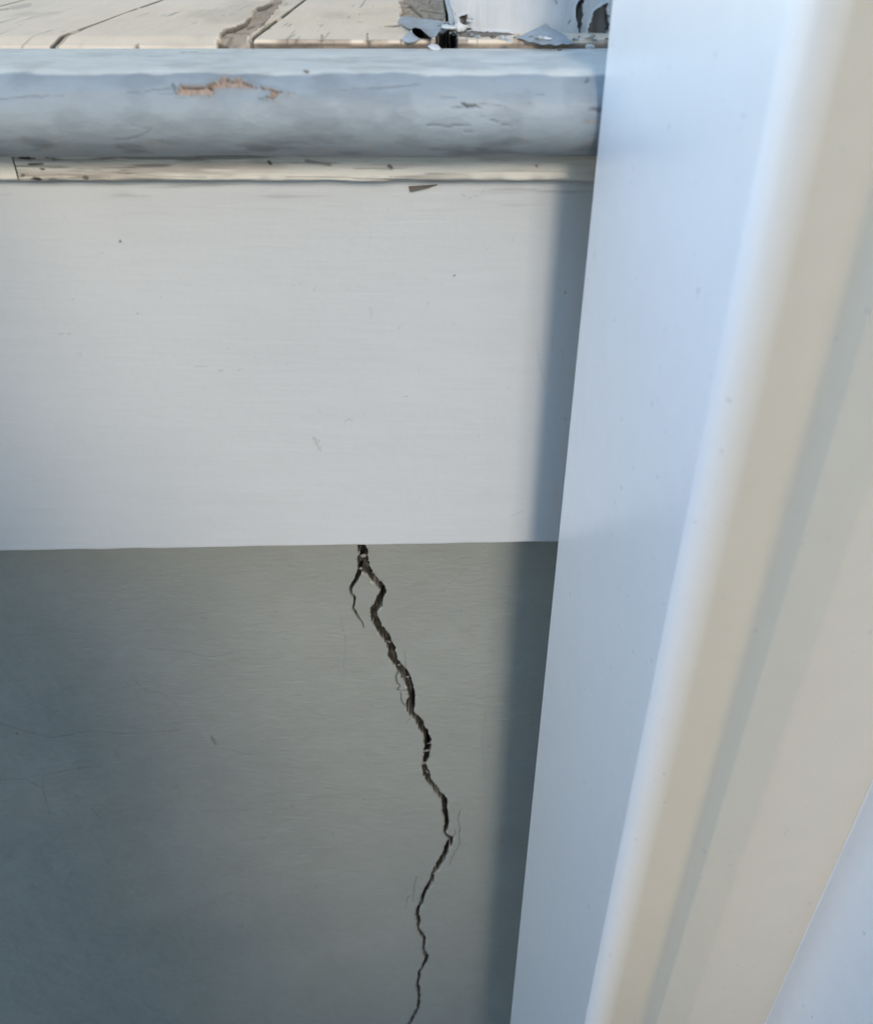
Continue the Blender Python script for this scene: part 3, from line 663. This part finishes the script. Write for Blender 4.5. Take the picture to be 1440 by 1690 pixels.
for u, v, r, mt in [(972,77,.0014,'flake_white'),(853,68,.0012,'flake_white'),(853,74,.001,'flake_white'),(925,60,.0014,'flake_white'),(940,66,.0012,'flake_white'),(912,54,.0016,'flake_white'),(945,68,.001,'wood'),
                    (738,44,.0012,'flake_white'),(750,42,.0012,'flake_white'),(830,54,.0008,'flake_white'),(923,82,.0007,'wood'),(775,66,.0012,'wood')]:
    o = crumb(u, v, r, M[mt]); o.parent = porch; CR.append(o)

# ------------------------------------------------------------------ white vinyl post in front of the porch edge
def rounded(pts, radii, seg=10):
    out = []; n = len(pts)
    for i in range(n):
        p = Vector(pts[i]).to_3d(); a = Vector(pts[i - 1]).to_3d(); b = Vector(pts[(i + 1) % n]).to_3d(); r = radii[i]
        if r <= 0: out.append(p); continue
        da = (a - p).normalized(); db = (b - p).normalized()
        ang = da.angle(db); L = min(r / math.tan(ang / 2), (a - p).length * 0.48, (b - p).length * 0.48); r2 = L * math.tan(ang / 2)
        c = p + (da + db).normalized() * (r2 / math.sin(ang / 2))
        s = p + da * L - c; e = p + db * L - c; tot = s.angle(e); ax = s.cross(e).normalized()
        for k in range(seg + 1):
            from mathutils import Quaternion
            out.append(c + Quaternion(ax, tot * k / seg) @ s)
    return out
K = Vector((0.0789, 0.211)); fd = Vector((0.985, 0.174)); fn = Vector((0.174, -0.985))   # front corner, along the front, out of the front
def fr(s, o=0.0): p = K + fd * s + fn * o; return (p.x, p.y)
def ft(r, o=0.0):                                                # front point at offset o met by a sight line of slope r
    return fr((r * (K.y + fn.y * o) - (K.x + fn.x * o)) / (fd.x - fd.y * r), o)
S776 = (0.776 * (K.y + fn.y * 0.0155) - (K.x + fn.x * 0.0155)) / (fd.x - fd.y * 0.776)
prof2 = [(0.0573, 0.3345), fr(0.0), ft(0.480), ft(0.522, 0.008), ft(0.593, 0.0155), ft(0.776, 0.0155), fr(S776 + 0.003, 0.125), fr(S776 + 0.07, 0.125), fr(S776 + 0.07, -0.02), (0.25, 0.3345)]
rad = [0.003, 0.016, 0.004, 0.003, 0.004, 0.001, 0.010, 0.012, 0.004, 0.003]
ring = rounded(prof2, rad)
post = empty('corner_post', (0.13, 0.28, 0))
tag(post, 'smooth glossy white post with a broad rounded edge standing before the porch', 'post')
n = len(ring); zz = [-0.02, 0.3, 0.6, 0.9, 1.2, 1.6, 2.6]
verts = [(p.x - 0.13, p.y - 0.28, z) for z in zz for p in ring]
faces = [(j * n + i, j * n + (i + 1) % n, (j + 1) * n + (i + 1) % n, (j + 1) * n + i) for j in range(len(zz) - 1) for i in range(n)]
faces += [tuple(range(n - 1, -1, -1)), tuple((len(zz) - 1) * n + i for i in range(n))]
# post front: its dimmer, warm light put into a cream colour
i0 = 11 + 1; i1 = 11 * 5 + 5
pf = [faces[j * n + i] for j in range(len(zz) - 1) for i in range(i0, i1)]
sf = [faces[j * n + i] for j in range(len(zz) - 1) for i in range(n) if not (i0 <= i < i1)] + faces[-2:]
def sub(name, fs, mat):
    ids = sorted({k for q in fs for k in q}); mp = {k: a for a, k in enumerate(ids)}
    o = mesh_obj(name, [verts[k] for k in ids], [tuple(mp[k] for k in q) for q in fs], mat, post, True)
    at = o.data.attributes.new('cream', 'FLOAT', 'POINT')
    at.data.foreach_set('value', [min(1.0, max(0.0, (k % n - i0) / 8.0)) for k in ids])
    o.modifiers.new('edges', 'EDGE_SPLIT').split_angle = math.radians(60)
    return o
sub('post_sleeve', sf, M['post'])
sub('shaded_front', pf, M['panel'])['label'] = 'front of the white post, its dim warm light put into the colour'

# ------------------------------------------------------------------ unseen house, added behind the camera (keeps the low front sky off the porch)
house = empty('added_house', (4.3, -3.4, 0))
tag(house, 'added unseen clapboard wall opposite the porch, blocking front sky', 'house')
HX0, HX1, HH = -2.7, 2.7, 5.1
nb = int(HH / 0.15)
for k in range(nb):
    z = k * 0.15
    v = [(HX0, 0.022, z), (HX1, 0.022, z), (HX1, 0.004, z + 0.158), (HX0, 0.004, z + 0.158), (HX0, -0.01, z), (HX1, -0.01, z), (HX1, -0.01, z + 0.158), (HX0, -0.01, z + 0.158)]
    mesh_obj('clapboard', v, [(1, 0, 3, 2), (4, 5, 6, 7), (0, 1, 5, 4), (2, 3, 7, 6), (0, 4, 7, 3), (1, 2, 6, 5)], M['siding'], house)
box('house_wall', HX0 + 0.02, HX1 - 0.02, -3.0, -0.011, -0.02, HH, M['siding'], house)

# ------------------------------------------------------------------ columnar evergreen shrubs, unseen, added to shade the wall and post
def evergreen(SHX, SHY, SHR, SHH, seed, label, NL):
    shrub = empty('added_shrub', (SHX, SHY, 0))
    tag(shrub, label, 'shrub'); shrub['group'] = 'unseen evergreens added to shade the porch'
    v = []; f = []
    for j in range(9):
        z = -0.03 + j * SHH / 9.2; r = 0.035 * (1 - j / 9.5)
        for i in range(8):
            a = 2 * math.pi * i / 8; v.append((r * math.cos(a) + 0.01 * math.sin(j * 1.7), r * math.sin(a) + 0.01 * math.cos(j * 2.3), z))
    for j in range(8):
        for i in range(8): f.append((j * 8 + i, j * 8 + (i + 1) % 8, (j + 1) * 8 + (i + 1) % 8, (j + 1) * 8 + i))
    f.append(tuple(range(64, 72)))
    for k in range(40):
        z0 = 0.12 + SHH * 0.8 * k / 40; a = k * 2.4; L = SHR * 0.85 * math.sin(math.pi * (0.12 + 0.8 * (z0 / SHH))) ** 0.6
        d = Vector((math.cos(a), math.sin(a), 0.75)); p = Vector((0, 0, z0)); q = p + d * L; b = len(v)
        for c, r in ((p, 0.009), (q, 0.002)):
            for i in range(4): t = math.pi / 2 * i; v.append(c + Vector((-math.sin(a) * math.cos(t), math.cos(a) * math.cos(t), math.sin(t))) * r)
        f += [(b + i, b + (i + 1) % 4, b + 4 + (i + 1) % 4, b + 4 + i) for i in range(4)]
    mesh_obj('trunk', v, f, M['wood'], shrub)
    rg = np.random.default_rng(seed)
    zt = rg.random(NL); ang = rg.random(NL) * 2 * np.pi
    env = SHR * np.power(np.sin(np.pi * (0.10 + 0.86 * zt)), 0.55) * (0.86 + 0.28 * vnoise(ang * 2.2, zt * 9, 55))
    rr = env * np.sqrt(0.15 + 0.85 * rg.random(NL))
    C0 = np.stack([rr * np.cos(ang), rr * np.sin(ang), 0.06 + zt * (SHH - 0.1)], -1)
    out = np.stack([np.cos(ang), np.sin(ang), 0.9 + 0 * ang], -1) + rg.normal(0, 0.45, (NL, 3)); out /= np.linalg.norm(out, axis=1)[:, None]
    sd_ = np.cross(out, rg.normal(0, 1, (NL, 3))); sd_ /= np.linalg.norm(sd_, axis=1)[:, None]
    L_ = (0.028 + 0.03 * rg.random(NL))[:, None]; W_ = L_ * 0.32
    vv = np.stack([C0, C0 + out * L_ * 0.5 + sd_ * W_, C0 + out * L_, C0 + out * L_ * 0.5 - sd_ * W_], 1).reshape(-1, 3)
    ff = np.arange(NL * 4).reshape(-1, 4)
    mesh_obj('crown', vv, [tuple(q) for q in ff.tolist()], M['leaf'], shrub)
evergreen(-0.40, -0.46, 0.36, 1.76, 11, 'unseen evergreen shrub standing in for a person who shades the wall', 9500)  # added to cast the shade of someone beside the camera
evergreen(0.68, -0.36, 0.36, 2.45, 12, 'taller unseen evergreen shrub added to hold sky light off the post', 8000)

# ------------------------------------------------------------------ unseen board fence, added to block the low front sky
fence = empty('added_fence', (-0.9, -2.5, 0))
tag(fence, 'added unseen board fence blocking the low sky opposite the porch', 'fence')
for k in range(34):
    x = -2.4 + k * 0.146; h = 1.58 + 0.02 * rng.random()
    box('fence_board', x, x + 0.14, 0.0, 0.02, -0.02, h, M['siding'], fence)
for z in (0.3, 1.2): box('rail', -2.4, 2.55, -0.045, -0.001, z, z + 0.09, M['siding'], fence)

# porch roof out of view, added to keep blue sky off the floor
PX = column.location.x
box('added_roof_beam', XL, XR, COL_Y + 0.02, COL_Y + 0.12, FLOOR_Z + 2.3, FLOOR_Z + 2.5, M['flake_white'], porch)
for k in range(24):
    x = XL + k * (XR - XL) / 24
    box('added_ceiling_board', x + 0.001, x + (XR - XL) / 24 - 0.001, COL_Y + 0.121, 2.27, FLOOR_Z + 2.4, FLOOR_Z + 2.42, M['siding'], porch)
box('roof', XL - 0.1, XR + 0.1, COL_Y - 0.12, 2.5, FLOOR_Z + 2.505, FLOOR_Z + 2.62, M['flake_white'], porch)

# house wall behind the porch, unseen, added to warm the floor's reflection
hw = empty('added_back_wall', (0, 2.3, FLOOR_Z))
tag(hw, 'added unseen clapboard wall behind the porch, reflected warm in the floor', 'house')
for k in range(16):
    z = k * 0.15 - 0.005
    v = [(XL, -0.022, z), (XR, -0.022, z), (XR, -0.004, z + 0.156), (XL, -0.004, z + 0.156), (XL, 0.01, z), (XR, 0.01, z), (XR, 0.01, z + 0.156), (XL, 0.01, z + 0.156)]
    mesh_obj('clapboard', v, [(0, 1, 2, 3), (5, 4, 7, 6), (1, 0, 4, 5), (3, 2, 6, 7), (4, 0, 3, 7), (2, 1, 5, 6)], M['siding'], hw)
box('wall_body', XL, XR, 0.011, 0.15, -1.1, 2.398, M['siding'], hw)

# ------------------------------------------------------------------ unseen tree, added so its crown blocks blue sky behind the camera
tree = empty('added_tree', (1.55, -2.15, 0))
tag(tree, 'added unseen tree whose wide crown blocks blue sky opposite the porch', 'tree')
def limb(pts, r0, r1, v, f, k=7):
    b = len(v); n = len(pts)
    for j, p in enumerate(pts):
        d = (Vector(pts[min(j + 1, n - 1)]) - Vector(pts[max(j - 1, 0)])).normalized()
        a = d.orthogonal().normalized(); c = d.cross(a); rr_ = r0 + (r1 - r0) * j / (n - 1)
        for i in range(k):
            t = 2 * math.pi * i / k; v.append(Vector(p) + (a * math.cos(t) + c * math.sin(t)) * rr_)
    for j in range(n - 1):
        for i in range(k): f.append((b + j * k + i, b + j * k + (i + 1) % k, b + (j + 1) * k + (i + 1) % k, b + (j + 1) * k + i))
v = []; f = []
limb([(0, 0, -0.05), (-0.03, 0.02, 0.8), (0.02, 0.05, 1.6), (-0.1, 0.1, 2.4)], 0.11, 0.075, v, f, 10)
CC = Vector((-1.05, 0.55, 3.35)); CR3 = Vector((1.9, 1.2, 0.95))
for k in range(14):
    a = k * 2.399; q = CC + Vector((CR3.x * 0.75 * math.cos(a) * (0.4 + 0.6 * (k % 3) / 2), CR3.y * 0.75 * math.sin(a), CR3.z * (0.2 + 0.5 * (k % 4) / 3)))
    p = Vector((-0.1, 0.1, 2.35)); mid = (p + q) / 2 + Vector((0, 0, 0.12))
    limb([p, mid, q], 0.04, 0.008, v, f, 5)
mesh_obj('trunk', v, f, M['wood'], tree)
rg = np.random.default_rng(21); NT = 10500
cl = rg.normal(0, 1, (170, 3)); cl /= np.linalg.norm(cl, axis=1)[:, None]; cl *= rg.random((170, 1)) ** 0.4
ci = rg.integers(0, 170, NT)
pos = cl[ci] * np.array(CR3) + rg.normal(0, 0.16, (NT, 3)); pos[:, 2] = np.maximum(pos[:, 2], -0.92); pos += np.array(CC)
o_ = rg.normal(0, 1, (NT, 3)); o_ /= np.linalg.norm(o_, axis=1)[:, None]; s_ = np.cross(o_, rg.normal(0, 1, (NT, 3))); s_ /= np.linalg.norm(s_, axis=1)[:, None]
Lf = (0.09 + 0.05 * rg.random(NT))[:, None]
vv = np.stack([pos, pos + o_ * Lf * 0.45 + s_ * Lf * 0.3, pos + o_ * Lf, pos + o_ * Lf * 0.45 - s_ * Lf * 0.3], 1).reshape(-1, 3)
mesh_obj('crown', vv, [tuple(q) for q in np.arange(NT * 4).reshape(-1, 4).tolist()], M['leaf'], tree)
